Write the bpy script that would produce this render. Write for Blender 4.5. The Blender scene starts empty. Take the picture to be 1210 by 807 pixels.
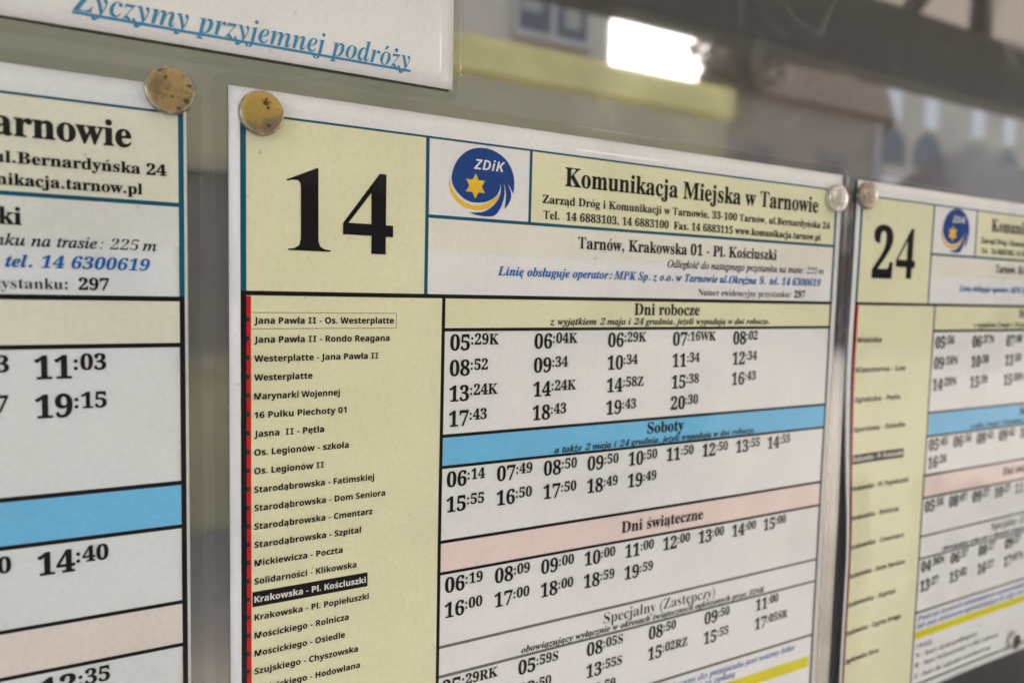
import bpy, bmesh, math, random
from mathutils import Vector, Matrix
from mathutils.geometry import tessellate_polygon

random.seed(7)
S = bpy.context.scene
COL = S.collection
MM = 0.001
BOARD_Z = 1.40            # height of the timetable header line above the pavement

# ------------------------------------------------------------------ camera
cd = bpy.data.cameras.new("camera")
cam = bpy.data.objects.new("camera", cd)
COL.objects.link(cam)
cd.sensor_width = 36.0
cd.lens = 860.99 / 1210 * 36
cd.clip_start = 0.01
cd.clip_end = 500
right = Vector((0.87515577, -0.48326839, 0.02353806))
up = Vector((0.01394934, 0.0738293, 0.99717333))
back = Vector((-0.48364014, -0.87235366, 0.07135342))
m = Matrix((right, up, back)).transposed().to_4x4()
m.translation = Vector((-0.02532, -0.16577, BOARD_Z + 0.00212))
cam.matrix_world = m
cd.dof.use_dof = True
cd.dof.focus_distance = 0.173
cd.dof.aperture_fstop = 11.5
S.camera = cam

# ------------------------------------------------------------------ sky, sun, exposure
SUN_EL, SUN_AZ = math.radians(50), math.radians(150)     # azimuth clockwise from +Y (north = into the board)
w = bpy.data.worlds.new("World")
S.world = w
w.use_nodes = True
nt = w.node_tree
bg = nt.nodes["Background"]
sky = nt.nodes.new("ShaderNodeTexSky")
sky.sky_type = 'NISHITA'
sky.sun_disc = False
sky.sun_elevation = SUN_EL
sky.sun_rotation = SUN_AZ
sky.air_density = 1.0
sky.dust_density = 7.0
sky.ozone_density = 0.0
nt.links.new(sky.outputs[0], bg.inputs[0])
bg.inputs[1].default_value = 0.15
sl = bpy.data.lights.new("sun", 'SUN')
sl.energy = 0.8
sl.angle = math.radians(25)
sl.color = (1.0, 0.965, 0.91)
sun = bpy.data.objects.new("sun", sl)
COL.objects.link(sun)
sdir = Vector((math.sin(SUN_AZ) * math.cos(SUN_EL), math.cos(SUN_AZ) * math.cos(SUN_EL), math.sin(SUN_EL)))
sun.rotation_euler = sdir.to_track_quat('Z', 'Y').to_euler()
S.view_settings.view_transform = 'Standard'
S.view_settings.look = 'None'
S.view_settings.gamma = 1
S.view_settings.exposure = 3.53
S.render.engine = 'CYCLES'
S.cycles.use_denoising = True
S.cycles.max_bounces = 8
S.cycles.sample_clamp_indirect = 8

# ------------------------------------------------------------------ materials
def new_mat(name):
    mt = bpy.data.materials.new(name)
    mt.use_nodes = True
    return mt, mt.node_tree, mt.node_tree.nodes["Principled BSDF"]

def film_bump(nt, p, strength=0.22):
    """slow ripples of the laminating film, the same over every printed layer of a sheet"""
    tc = nt.nodes.new("ShaderNodeTexCoord")
    n = nt.nodes.new("ShaderNodeTexNoise")
    n.inputs["Scale"].default_value = 24
    n.inputs["Detail"].default_value = 3
    n.inputs["Distortion"].default_value = .6
    b = nt.nodes.new("ShaderNodeBump")
    b.inputs["Strength"].default_value = strength
    b.inputs["Distance"].default_value = 0.002
    nt.links.new(tc.outputs["Object"], n.inputs["Vector"])
    nt.links.new(n.outputs[0], b.inputs["Height"])
    nt.links.new(b.outputs[0], p.inputs["Coat Normal"])
    return tc

def print_mat(name, col, mottle=0.07, rough=0.7, coat=.52):
    """printed paper under laminating film"""
    mt, nt, p = new_mat(name)
    p.inputs["Roughness"].default_value = rough
    p.inputs["Specular IOR Level"].default_value = 0.0
    p.inputs["Sheen Weight"].default_value = .22      # sheen stands in for the milky glare on the film at a slant
    p.inputs["Sheen Roughness"].default_value = .35
    p.inputs["Sheen Tint"].default_value = (.95, .96, 1, 1)
    p.inputs["Coat Weight"].default_value = coat
    p.inputs["Coat Roughness"].default_value = 0.04
    p.inputs["Coat IOR"].default_value = 1.5
    tc = film_bump(nt, p)
    n = nt.nodes.new("ShaderNodeTexNoise")
    n.inputs["Scale"].default_value = 900
    n.inputs["Detail"].default_value = 3
    n2 = nt.nodes.new("ShaderNodeTexNoise")
    n2.inputs["Scale"].default_value = 45
    n2.inputs["Detail"].default_value = 4
    nt.links.new(tc.outputs["Object"], n.inputs["Vector"])
    nt.links.new(tc.outputs["Object"], n2.inputs["Vector"])
    add = nt.nodes.new("ShaderNodeMath"); add.operation = 'ADD'
    nt.links.new(n.outputs[0], add.inputs[0]); nt.links.new(n2.outputs[0], add.inputs[1])
    mr = nt.nodes.new("ShaderNodeMapRange")
    mr.inputs[1].default_value = 0.6; mr.inputs[2].default_value = 1.4
    mr.inputs[3].default_value = 1 - mottle; mr.inputs[4].default_value = 1 + mottle
    nt.links.new(add.outputs[0], mr.inputs[0])
    n3 = nt.nodes.new("ShaderNodeTexNoise")
    n3.inputs["Scale"].default_value = 420
    n3.inputs["Detail"].default_value = 1
    n4 = nt.nodes.new("ShaderNodeTexNoise")
    n4.inputs["Scale"].default_value = 16
    n4.inputs["Detail"].default_value = 5
    n4.inputs["Distortion"].default_value = 1.2
    f = mr.outputs[0]
    for nz, a, b, lo in ((n3, .735, .79, .80), (n4, .56, .72, .93)):
        nt.links.new(tc.outputs["Object"], nz.inputs["Vector"])
        q = nt.nodes.new("ShaderNodeMapRange")
        q.inputs[1].default_value = a; q.inputs[2].default_value = b; q.inputs[3].default_value = 1; q.inputs[4].default_value = lo
        nt.links.new(nz.outputs[0], q.inputs[0])
        ml = nt.nodes.new("ShaderNodeMath"); ml.operation = 'MULTIPLY'
        nt.links.new(f, ml.inputs[0]); nt.links.new(q.outputs[0], ml.inputs[1])
        f = ml.outputs[0]
    mx = nt.nodes.new("ShaderNodeVectorMath"); mx.operation = 'SCALE'
    mx.inputs[0].default_value = col
    nt.links.new(f, mx.inputs["Scale"])
    nt.links.new(mx.outputs[0], p.inputs["Base Color"])
    return mt

M = {}
M['white'] = print_mat("white_paper", (.675, .70, .735))
M['cool_white'] = print_mat("cool_white_paper", (.605, .665, .715))
M['cream'] = print_mat("cream_print", (.65, .668, .478))
M['faded_cream'] = print_mat("faded_cream_print", (.615, .645, .565))
M['faded_pink'] = print_mat("faded_pink_print", (.635, .60, .60))
M['pale_cream'] = print_mat("pale_cream_print", (.665, .675, .635))
M['faded_pale_cream'] = print_mat("faded_pale_cream_print", (.60, .65, .655))
M['blue'] = print_mat("blue_band_print", (.145, .455, .76), .08)
M['pink'] = print_mat("pink_band_print", (.70, .60, .595))
M['black'] = print_mat("black_ink", (.008, .007, .009), .1)
M['ink'] = print_mat("text_ink", (.010, .009, .010), .1)
M['grey_ink'] = print_mat("grey_ink", (.14, .14, .14), .1)
M['teal'] = print_mat("teal_ink", (.006, .085, .15), .1)
M['red'] = print_mat("red_ink", (.50, .012, .016), .1)
M['green'] = print_mat("dark_green_ink", (.012, .035, .02), .1)
M['blue_ink'] = print_mat("blue_ink", (.012, .12, .42), .1)
M['sky_ink'] = print_mat("light_blue_ink", (.045, .22, .42), .15)
M['logo_blue'] = print_mat("emblem_blue", (.008, .05, .24), .2)
M['logo_yellow'] = print_mat("emblem_yellow", (.72, .46, .03), .1)
M['yellow'] = print_mat("yellow_band_print", (.60, .55, .012), .1)
M['tan_ink'] = print_mat("tan_ink", (.30, .21, .11), .1)
M['pale_ink'] = print_mat("reversed_lettering", (.62, .62, .60), .05)

def simple_mat(name, col, rough=0.6, metal=0.0, ior=1.5, noise=0.0, nscale=6.0, bump=0.0):
    mt, nt, p = new_mat(name)
    p.inputs["Base Color"].default_value = (*col, 1)
    p.inputs["Roughness"].default_value = rough
    p.inputs["Metallic"].default_value = metal
    p.inputs["IOR"].default_value = ior
    if noise or bump:
        tc = nt.nodes.new("ShaderNodeTexCoord")
        n = nt.nodes.new("ShaderNodeTexNoise")
        n.inputs["Scale"].default_value = nscale
        n.inputs["Detail"].default_value = 6
        nt.links.new(tc.outputs["Object"], n.inputs["Vector"])
        if noise:
            mr = nt.nodes.new("ShaderNodeMapRange")
            mr.inputs[1].default_value = .3; mr.inputs[2].default_value = .7
            mr.inputs[3].default_value = 1 - noise; mr.inputs[4].default_value = 1 + noise
            nt.links.new(n.outputs[0], mr.inputs[0])
            mx = nt.nodes.new("ShaderNodeVectorMath"); mx.operation = 'SCALE'
            mx.inputs[0].default_value = col
            nt.links.new(mr.outputs[0], mx.inputs["Scale"])
            nt.links.new(mx.outputs[0], p.inputs["Base Color"])
        if bump:
            b = nt.nodes.new("ShaderNodeBump")
            b.inputs["Strength"].default_value = bump
            b.inputs["Distance"].default_value = 0.01
            nt.links.new(n.outputs[0], b.inputs["Height"])
            nt.links.new(b.outputs[0], p.inputs["Normal"])
    return mt

# the board: dark grey enamel with a hard gloss
mt, nt, p = new_mat("grey_enamel_board")
p.inputs["Roughness"].default_value = 0.05
p.inputs["IOR"].default_value = 3.3
tc = nt.nodes.new("ShaderNodeTexCoord")
n = nt.nodes.new("ShaderNodeTexNoise"); n.inputs["Scale"].default_value = 35; n.inputs["Detail"].default_value = 5
nt.links.new(tc.outputs["Object"], n.inputs["Vector"])
mr = nt.nodes.new("ShaderNodeMapRange"); mr.inputs[1].default_value = .3; mr.inputs[2].default_value = .75
mr.inputs[3].default_value = .05; mr.inputs[4].default_value = .065
nt.links.new(n.outputs[0], mr.inputs[0])
cb = nt.nodes.new("ShaderNodeCombineColor")
for i in range(3):
    nt.links.new(mr.outputs[0], cb.inputs[i])
# pale finger smears, dust specks and hairline scratches
def _n(scale, detail, vec=None, dist=0):
    q = nt.nodes.new("ShaderNodeTexNoise"); q.inputs["Scale"].default_value = scale; q.inputs["Detail"].default_value = detail
    q.inputs["Distortion"].default_value = dist
    nt.links.new(vec or tc.outputs["Object"], q.inputs["Vector"]); return q.outputs[0]
def _r(v, a, b, c, d):
    q = nt.nodes.new("ShaderNodeMapRange"); q.inputs[1].default_value = a; q.inputs[2].default_value = b
    q.inputs[3].default_value = c; q.inputs[4].default_value = d
    nt.links.new(v, q.inputs[0]); return q.outputs[0]
def _m(op, a, b):
    q = nt.nodes.new("ShaderNodeMath"); q.operation = op
    nt.links.new(a, q.inputs[0]); nt.links.new(b, q.inputs[1]); return q.outputs[0]
mp_ = nt.nodes.new("ShaderNodeMapping"); mp_.inputs[2].default_value = (0, .35, 0); mp_.inputs[3].default_value = (900, 900, 14)
nt.links.new(tc.outputs["Object"], mp_.inputs[0])
scr = _r(_n(1.0, 2, mp_.outputs[0]), .70, .76, 0, .05)
smear = _r(_n(48, 4, None, 1.5), .58, .74, 0, .07)
spk = _r(_n(1500, 2), .72, .78, 0, .12)
tot = _m('ADD', mr.outputs[0], _m('ADD', scr, _m('ADD', smear, spk)))
for i in range(3):
    nt.links.new(tot, cb.inputs[i])
nt.links.new(cb.outputs[0], p.inputs["Base Color"])
n2 = nt.nodes.new("ShaderNodeTexNoise"); n2.inputs["Scale"].default_value = 12; n2.inputs["Detail"].default_value = 3
nt.links.new(tc.outputs["Object"], n2.inputs["Vector"])
mr2 = nt.nodes.new("ShaderNodeMapRange"); mr2.inputs[1].default_value = .55; mr2.inputs[2].default_value = .8
mr2.inputs[3].default_value = .03; mr2.inputs[4].default_value = .16
nt.links.new(n2.outputs[0], mr2.inputs[0]); nt.links.new(mr2.outputs[0], p.inputs["Roughness"])
M['board'] = mt

# clear laminating film
mt = bpy.data.materials.new("clear_film"); mt.use_nodes = True
nt = mt.node_tree; nt.nodes.clear()
out = nt.nodes.new("ShaderNodeOutputMaterial")
tr = nt.nodes.new("ShaderNodeBsdfTransparent"); tr.inputs[0].default_value = (.93, .93, .905, 1)
gl = nt.nodes.new("ShaderNodeBsdfGlossy")
gl.inputs["Roughness"].default_value = .08
fr = nt.nodes.new("ShaderNodeFresnel"); fr.inputs[0].default_value = 1.5
mixs = nt.nodes.new("ShaderNodeMixShader")
geo = nt.nodes.new("ShaderNodeNewGeometry")
mri = nt.nodes.new("ShaderNodeMapRange"); mri.inputs[3].default_value = 1.5; mri.inputs[4].default_value = 1 / 1.5
nt.links.new(geo.outputs["Backfacing"], mri.inputs[0]); nt.links.new(mri.outputs[0], fr.inputs[0])
nt.links.new(fr.outputs[0], mixs.inputs[0]); nt.links.new(tr.outputs[0], mixs.inputs[1]); nt.links.new(gl.outputs[0], mixs.inputs[2])
nt.links.new(mixs.outputs[0], out.inputs[0])
M['film'] = mt

def magnet_mat(name, c1, c2, c3, metal, rough, seed, blots=(), dull=None):
    """worn plated steel: c1 bright plate, c2 dull plate, c3 rust specks; blots = (x, z, radius) in mm on the face; dull = side from which plate has worn to c2"""
    mt, nt, p = new_mat(name)
    N, K = nt.nodes.new, nt.links.new
    def noise(vec, sc, det, ro=.6):
        n = N("ShaderNodeTexNoise"); n.inputs["Scale"].default_value = sc; n.inputs["Detail"].default_value = det
        n.inputs["Roughness"].default_value = ro
        K(vec, n.inputs["Vector"]); return n.outputs[0]
    def ramp(v, a, b):
        r = N("ShaderNodeMapRange"); r.interpolation_type = 'SMOOTHSTEP'
        r.inputs[1].default_value = a; r.inputs[2].default_value = b
        K(v, r.inputs[0]); return r.outputs[0]
    def math2(op, a, b):
        r = N("ShaderNodeMath"); r.operation = op
        for i, x in enumerate((a, b)):
            if isinstance(x, (int, float)): r.inputs[i].default_value = x
            else: K(x, r.inputs[i])
        return r.outputs[0]
    def mix(f, a, b):
        r = N("ShaderNodeMix"); r.data_type = 'RGBA'
        K(f, r.inputs[0])
        for i, x in ((6, a), (7, b)):
            if isinstance(x, tuple): r.inputs[i].default_value = (*x, 1)
            else: K(x, r.inputs[i])
        return r.outputs[2]
    tc = N("ShaderNodeTexCoord")
    mp = N("ShaderNodeMapping"); mp.inputs[1].default_value = (seed, seed * .7, seed * .3)
    K(tc.outputs["Object"], mp.inputs[0])
    n1 = noise(mp.outputs[0], 330, 8, .7)
    n2 = noise(mp.outputs[0], 1100, 5, .6)
    sx = N("ShaderNodeSeparateXYZ"); K(tc.outputs["Object"], sx.inputs[0])
    worn = ramp(n1, .42, .56)
    if dull:
        d = math2('ADD', math2('MULTIPLY', sx.outputs[0], dull[0] * 260), math2('MULTIPLY', sx.outputs[2], dull[1] * 260))
        worn = ramp(math2('ADD', math2('MULTIPLY', d, .45), math2('MULTIPLY', n1, 1.6)), .75, 1.25)
        worn = math2('SUBTRACT', 1.0, worn)
    col = mix(worn, c2, c1)
    f = ramp(n2, .60, .70)
    f = math2('MULTIPLY', f, .8)
    for (bx, bz, br) in blots:
        dx = math2('SUBTRACT', sx.outputs[0], bx * MM); dz = math2('SUBTRACT', sx.outputs[2], bz * MM)
        dd = math2('SQRT', math2('ADD', math2('MULTIPLY', dx, dx), math2('MULTIPLY', dz, dz)), 0)
        v = math2('ADD', math2('DIVIDE', dd, br * MM), math2('MULTIPLY', math2('SUBTRACT', n2, .5), 3.2))
        f = math2('MAXIMUM', f, math2('SUBTRACT', 1.0, ramp(v, .45, 1.1)))
    col = mix(f, col, c3)
    K(col, p.inputs["Base Color"])
    K(math2('MULTIPLY', math2('SUBTRACT', 1.0, f), metal), p.inputs["Metallic"])
    rr = N("ShaderNodeMapRange"); rr.inputs[1].default_value = .3; rr.inputs[2].default_value = .7
    rr.inputs[3].default_value = rough + .12; rr.inputs[4].default_value = rough - .08
    K(n1, rr.inputs[0]); K(rr.outputs[0], p.inputs["Roughness"])
    b = N("ShaderNodeBump"); b.inputs["Strength"].default_value = .4; b.inputs["Distance"].default_value = .0003
    K(n2, b.inputs["Height"]); K(b.outputs[0], p.inputs["Normal"])
    return mt

# ------------------------------------------------------------------ object helpers
def link(name, me, mat=None, parent=None):
    o = bpy.data.objects.new(name, me)
    COL.objects.link(o)
    if mat is not None and me is not None:
        me.materials.append(mat)
    if parent is not None:
        o.parent = parent
    return o

def thing(name, label, cat, loc=(0, 0, 0), group=None):
    o = bpy.data.objects.new(name, None)
    o.empty_display_size = .02
    COL.objects.link(o)
    o.location = loc
    o["label"] = label
    o["category"] = cat
    if group:
        o["group"] = group
    return o

def from_data(name, verts, faces):
    me = bpy.data.meshes.new(name)
    me.from_pydata(verts, [], faces)
    me.update()
    return me

def box_mesh(bm, x0, x1, y0, y1, z0, z1):
    v = [bm.verts.new(c) for c in ((x0, y0, z0), (x1, y0, z0), (x1, y1, z0), (x0, y1, z0), (x0, y0, z1), (x1, y0, z1), (x1, y1, z1), (x0, y1, z1))]
    for f in ((0, 3, 2, 1), (4, 5, 6, 7), (0, 1, 5, 4), (1, 2, 6, 5), (2, 3, 7, 6), (3, 0, 4, 7)):
        bm.faces.new([v[i] for i in f])

def boxes(name, lst, mat, parent=None, bevel=0.0):
    bm = bmesh.new()
    for b in lst:
        box_mesh(bm, *b)
    if bevel:
        bmesh.ops.bevel(bm, geom=bm.edges[:], offset=bevel, segments=2, affect='EDGES')
    me = bpy.data.meshes.new(name)
    bm.to_mesh(me); bm.free()
    return link(name, me, mat, parent)

# ------------------------------------------------------------------ sheet space: (x right, y down, h towards viewer) in mm -> local metres
class Sheet:
    def __init__(self, root, bend, slip=None):
        self.root, self.bend, self.slip = root, bend, slip
    def pt(self, x, y, h):
        return ((x + (self.slip(x, y) if self.slip else 0)) * MM, -(h + self.bend(x, y)) * MM, -y * MM)
    def rects(self, name, rs, mat, h, parent=None, cell=5.0):
        """flat printed rectangles (one part) following the bend of the sheet"""
        V, F = [], []
        for (x0, y0, x1, y1) in rs:
            nx = max(1, int(math.ceil((x1 - x0) / cell))); ny = max(1, int(math.ceil((y1 - y0) / cell)))
            o = len(V)
            for j in range(ny + 1):
                for i in range(nx + 1):
                    V.append(self.pt(x0 + (x1 - x0) * i / nx, y0 + (y1 - y0) * j / ny, h))
            for j in range(ny):
                for i in range(nx):
                    a = o + j * (nx + 1) + i
                    F.append((a, a + nx + 1, a + nx + 2, a + 1))
        me = from_data(name, V, F)
        for p_ in me.polygons:
            p_.use_smooth = True
        return link(name, me, mat, parent or self.root)
    def polys(self, name, polys, mat, h, parent=None):
        """list of [outline, hole, ...] outlines in mm"""
        V, F = [], []
        for loops in polys:
            flat = [q for l in loops for q in l]
            o = len(V)
            V += [self.pt(q[0], q[1], h) for q in flat]
            for t in tessellate_polygon([[Vector((q[0], -q[1], 0)) for q in l] for l in loops]):
                a, b, c = (flat[i] for i in t)
                s = (b[0] - a[0]) * (c[1] - a[1]) - (b[1] - a[1]) * (c[0] - a[0])
                F.append(tuple(o + i for i in (t if s < 0 else t[::-1])))
        return link(name, from_data(name, V, F), mat, parent or self.root)

# ------------------------------------------------------------------ lettering
_ff = None
def eval_text(s, res, off=0.0):
    c = bpy.data.curves.new("glyph", 'FONT')
    c.body = s
    c.resolution_u = res
    c.offset = off
    c.fill_mode = 'FRONT'
    o = bpy.data.objects.new("glyph", c)
    COL.objects.link(o)
    bpy.context.view_layer.update()
    e = o.evaluated_get(bpy.context.evaluated_depsgraph_get())
    me = e.to_mesh()
    V = [(v.co.x, v.co.y) for v in me.vertices]
    F = [tuple(p_.vertices) for p_ in me.polygons]
    e.to_mesh_clear()
    bpy.data.objects.remove(o)
    bpy.data.curves.remove(c)
    return V, F

STY = {  # style: (upper, lower, digit) first code points, slant of digits, thinning
    'SB': (0x1D400, 0x1D41A, 0x1D7CE, 0, .012, .013),
    'SR': (0x1D400, 0x1D41A, 0x1D7CE, 0, -.008, -.004),
    'SBI': (0x1D468, 0x1D482, 0x1D7CE, .22, .013, .006),
    'SBN': (0x1D468, 0x1D482, 0x1D7CE, .22, -.004, 0),
    'SI': (0x1D434, 0x1D44E, 0x1D7CE, .22, .012, -.014),
    'GB': (0x1D5D4, 0x1D5EE, 0x1D7EC, 0, .012, .012),
    'GI': (0x1D63C, 0x1D656, 0x1D7EC, .2, -.006, 0),
}
BASE = {'ą': 'a˛', 'ę': 'e˛', 'ć': 'c´', 'ń': 'n´', 'ó': 'o´', 'ś': 's´', 'ź': 'z´', 'ż': 'z.', 'ł': 'l/', 'Ż': 'Z.', 'Ś': 'S´', 'Ł': 'L/'}
def disc(cx, cy, r, n=10):
    return [(cx + r * math.cos(2 * math.pi * i / n), cy + r * math.sin(2 * math.pi * i / n)) for i in range(n)]
_cache = {}
_capital = {}
def glyph(ch, st, res):
    key = (ch, st, res)
    if key in _cache:
        return _cache[key]
    U, L, D, sl, off, doff = STY[st]
    serif = st[0] == 'S'
    ital = st in ('SBI', 'SBN', 'SI', 'GI')
    bold = st not in ('SI',)
    shear = .22 if ital else 0
    r = .085 if bold else .055
    polys = None
    if ch == ' ':
        g = ([], [], .27 if serif else .34)
    elif ch == '.':
        polys, adv = [disc(.13, r * .9, r)], .27
    elif ch == ',':
        polys, adv = [disc(.13, r * .9, r), [(.21, .05), (.20, -.04), (.12, -.15), (.08, -.13), (.14, -.04), (.13, .04)]], .27
    elif ch == ':':
        polys, adv = [disc(.165, r * .9, r), disc(.165, .40, r)], .33
    elif ch == '-':
        y, t = (.19, .09) if serif else (.20, .12)
        polys, adv = [[(.04, y), (.30, y), (.30, y + t), (.04, y + t)]], .34
    elif ch == 'I' and st == 'GB':
        polys, adv = [[(.05, 0), (.45, 0), (.45, .11), (.05, .11)], [(.17, .11), (.33, .11), (.33, .607), (.17, .607)], [(.05, .607), (.45, .607), (.45, .717), (.05, .717)]], .51
    if polys is not None:
        V, F = [], []
        for pl in polys:
            o = len(V)
            V += [(x + shear * y, y) for x, y in pl]
            for t in tessellate_polygon([[Vector((x, y, 0)) for x, y in pl]]):
                F.append(tuple(o + i for i in t))
        g = (V, F, adv)
    elif ch in BASE:
        b, acc = BASE[ch]
        V, F, adv = glyph(b, st, res)
        V, F = list(V), list(F)
        xs = [v[0] for v in V]; ys = [v[1] for v in V]
        x0, x1, top = min(xs), max(xs), max(ys)
        cx = (x0 + x1) / 2
        if acc == '´':
            k = shear * .1
            pl = [[(cx - .06 + k, top + .06), (cx + .01 + k, top + .06), (cx + .16 + k, top + .20), (cx + .03 + k, top + .20)]]
        elif acc == '.':
            pl = [disc(cx + shear * .15, top + .13, .075)]
        elif acc == '˛':
            e = x1 - .10 - (shear * .3 if ital else 0)
            pl = [[(e, .03), (e - .09, -.06), (e - .10, -.14), (e - .04, -.20), (e + .07, -.19), (e + .08, -.15), (e, -.14), (e - .02, -.09), (e + .07, .03)]]
        else:
            mid = top * .5 if b == 'l' else top * .45
            xc = cx if b == 'l' else x0 + .16
            k = shear * mid if False else 0
            pl = [[(xc - .15 + k, mid - .13), (xc + .15 + k, mid + .07), (xc + .15 + k, mid + .15), (xc - .15 + k, mid - .05)]]
        for q in pl:
            o = len(V)
            V += q
            for t in tessellate_polygon([[Vector((x, y, 0)) for x, y in q]]):
                F.append(tuple(o + i for i in t))
        g = (V, F, adv)
    else:
        dig = ch.isdigit()
        if dig:
            u = chr(D + ord(ch) - 48)
        elif 'A' <= ch <= 'Z':
            u = chr(U + ord(ch) - 65)
        elif 'a' <= ch <= 'z':
            u = chr(L + ord(ch) - 97)
            if st == 'SI' and ch == 'h':
                u = '\u210e'
        else:
            u = ch
        V, F = eval_text(u, res, 0.0 if u in '\U0001D413\U0001D47B' else doff if dig else off)
        H = _capital.setdefault('H', None) or _capital.update(H=eval_text('H', 1)[0]) or _capital['H']
        W = eval_text(u + 'H', 1)[0]
        adv = max(v[0] for v in W) - max(v[0] for v in H)
        if dig and sl:
            V = [(x + sl * y, y) for x, y in V]
        g = (V, F, adv)
    _cache[key] = g
    return g

CAP = {'S': .69, 'G': .717}
for _st, _res, _chars in (('SB', 2, "KomunikacjaMejskwTrZądDógi,3-10n.Bebyńl2468Fx:5PŚśczuzh79SRNWKZdtprg"), ('SB', 3, "KomunikacjaMejskwTrDniobcześąty0123456789Soby"),
                          ('GB', 2, "JanPwł-Os.WesterplRdogMyjki16Pułchty0ęóLzSądbFmDCLiMKośuZPG"), ('SBI', 2, "Linięobsługjertapo:MPKSzTwuOkżn9.146302łydąkmcfhwZDiK,"),
                          ('SI', 2, "Odległośćtanęprzyku:25mPcjiwbsztę"), ('SR', 2, "Numerwidcyjzpstak:UWAGINRZ")):
    for _c in set(_chars):
        glyph(_c, _st, _res)
def layout(s, st, res):
    V, F, x = [], [], 0.0
    for ch in s:
        gv, gf, adv = glyph(ch, st, res)
        o = len(V)
        V += [(a + x, b) for a, b in gv]
        F += [tuple(o + i for i in f) for f in gf]
        x += adv
    return V, F, x

def lettering(sh, name, s, st, x0, x1, base, cap, mat, h=.12, parent=None, res=2):
    """one line of print, its ink stretched to run from x0 to x1 (or its natural width when x1 is None)"""
    V, F, adv = layout(s, st, res)
    sc = cap / (.718 if s[0].isdigit() else CAP[st[0]])
    a, b = min(v[0] for v in V), max(v[0] for v in V)
    sx = sc if x1 is None else (x1 - x0) / (b - a)
    P = [sh.pt(x0 + (x - a) * sx, base - y * sc, h) for x, y in V]
    return link(name, from_data(name, P, F), mat, parent or sh.root)

def departure(sh, s, x, base, k=1.0, mat=None, parent=None):
    """big hour, small raised minutes, one part"""
    hh, mm_ = s.split(':')
    V, F = [], []
    v, f, adv = layout(hh, 'SB', 3)
    sc = 3.95 * k / .718
    sx = 5.75 * k / adv
    V += [(x + a * sx, base - b * sc) for a, b in v]; F += f
    v, f, adv2 = layout(':' + mm_, 'SB', 2)
    sc2 = 2.8 * k / .718
    o = len(V)
    xo = x + 5.55 * k
    V += [(xo + a * sc2 * .95, base - 1.35 * k - b * sc2) for a, b in v]
    F += [tuple(o + i for i in q) for q in f]
    return link("departure_time", from_data("departure_time", [sh.pt(a, b, .12) for a, b in V], F), mat or M['ink'], parent or sh.root)

# ------------------------------------------------------------------ traced marks (mm in sheet space)
DISC = [(48.31, -30.06), (48.95, -32.06), (50.13, -33.89), (51.73, -35.4), (53.5, -36.33), (55.42, -36.86), (57.38, -36.98), (59.23, -36.72), (61.1, -36.05), (62.71, -35.09), (63.99, -33.84), (64.97, -32.29), (65.54, -30.7), (65.71, -28.93), (65.63, -27.4), (65.42, -26.49), (65.12, -26.84), (64.5, -27.94), (63.74, -28.88), (64.27, -27.79), (64.83, -26.57), (64.92, -25.55), (64.59, -24.51), (63.89, -23.31), (63.04, -22.31), (63.11, -23.12), (63.3, -24.66), (63.31, -26.44), (63.04, -27.94), (62.66, -28.96), (62.91, -27.42), (62.95, -25.9), (62.61, -24.35), (62.01, -22.79), (61.18, -21.46), (60.33, -20.52), (58.91, -20.17), (56.64, -20.14), (54.67, -20.38), (53.0, -20.88), (54.94, -20.89), (56.9, -21.16), (58.58, -22.03), (59.98, -23.14), (61.1, -24.49), (61.64, -25.8), (61.9, -27.33), (61.8, -28.84), (61.61, -27.31), (61.06, -26.0), (59.94, -24.9), (58.53, -24.04), (56.85, -23.53), (55.17, -23.33), (53.22, -23.42), (51.42, -24.1), (49.89, -25.32), (48.78, -26.69), (48.28, -27.87), (48.15, -29.07)]
CRES = [(47.46, -28.52), (47.43, -27.06), (47.87, -25.4), (48.83, -24.01), (50.21, -22.77), (51.87, -21.91), (53.81, -21.56), (55.77, -21.58), (57.45, -21.95), (59.13, -22.83), (60.54, -24.07), (61.23, -25.26), (61.55, -26.04), (60.51, -25.2), (59.1, -24.08), (57.42, -23.15), (55.74, -22.7), (53.79, -22.67), (51.85, -23.14), (50.19, -24.12), (48.81, -25.47), (47.97, -27.11)]
ONE = [(8.85, -24.76), (15.67, -27.94), (15.88, -27.96), (15.96, -11.79), (16.4, -10.6), (17.3, -10.1), (18.74, -9.85), (18.74, -9.55), (9.31, -9.55), (9.31, -9.85), (10.64, -10.05), (11.7, -10.7), (12.08, -12.04), (12.05, -23.6), (11.88, -24.44), (11.35, -24.9), (10.17, -24.85), (9.06, -24.54)]
FOUR = [(30.0, -28.0), (31.62, -28.0), (31.62, -16.3), (33.4, -16.3), (33.4, -13.62), (31.62, -13.62), (31.62, -9.55), (28.15, -9.55), (28.15, -13.68), (21.47, -13.68), (21.51, -16.25)]
FOURH = [(28.05, -23.5), (28.1, -16.35), (22.75, -16.33)]

def smooth(pts, n=2):
    """round a traced outline a little without losing its tips"""
    out = pts
    for _ in range(n):
        res = []
        k = len(out)
        for i in range(k):
            a, b, c = (Vector(out[j % k]) for j in (i - 1, i, i + 1))
            u, v = b - a, c - b
            if u.length and v.length and u.angle(v) > 1.0:
                res.append(tuple(b))
            else:
                res.append(tuple(b * .75 + a * .25 if False else b + (a - b) * .25))
                res.append(tuple(b + (c - b) * .25))
        out = res
    return out

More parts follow.
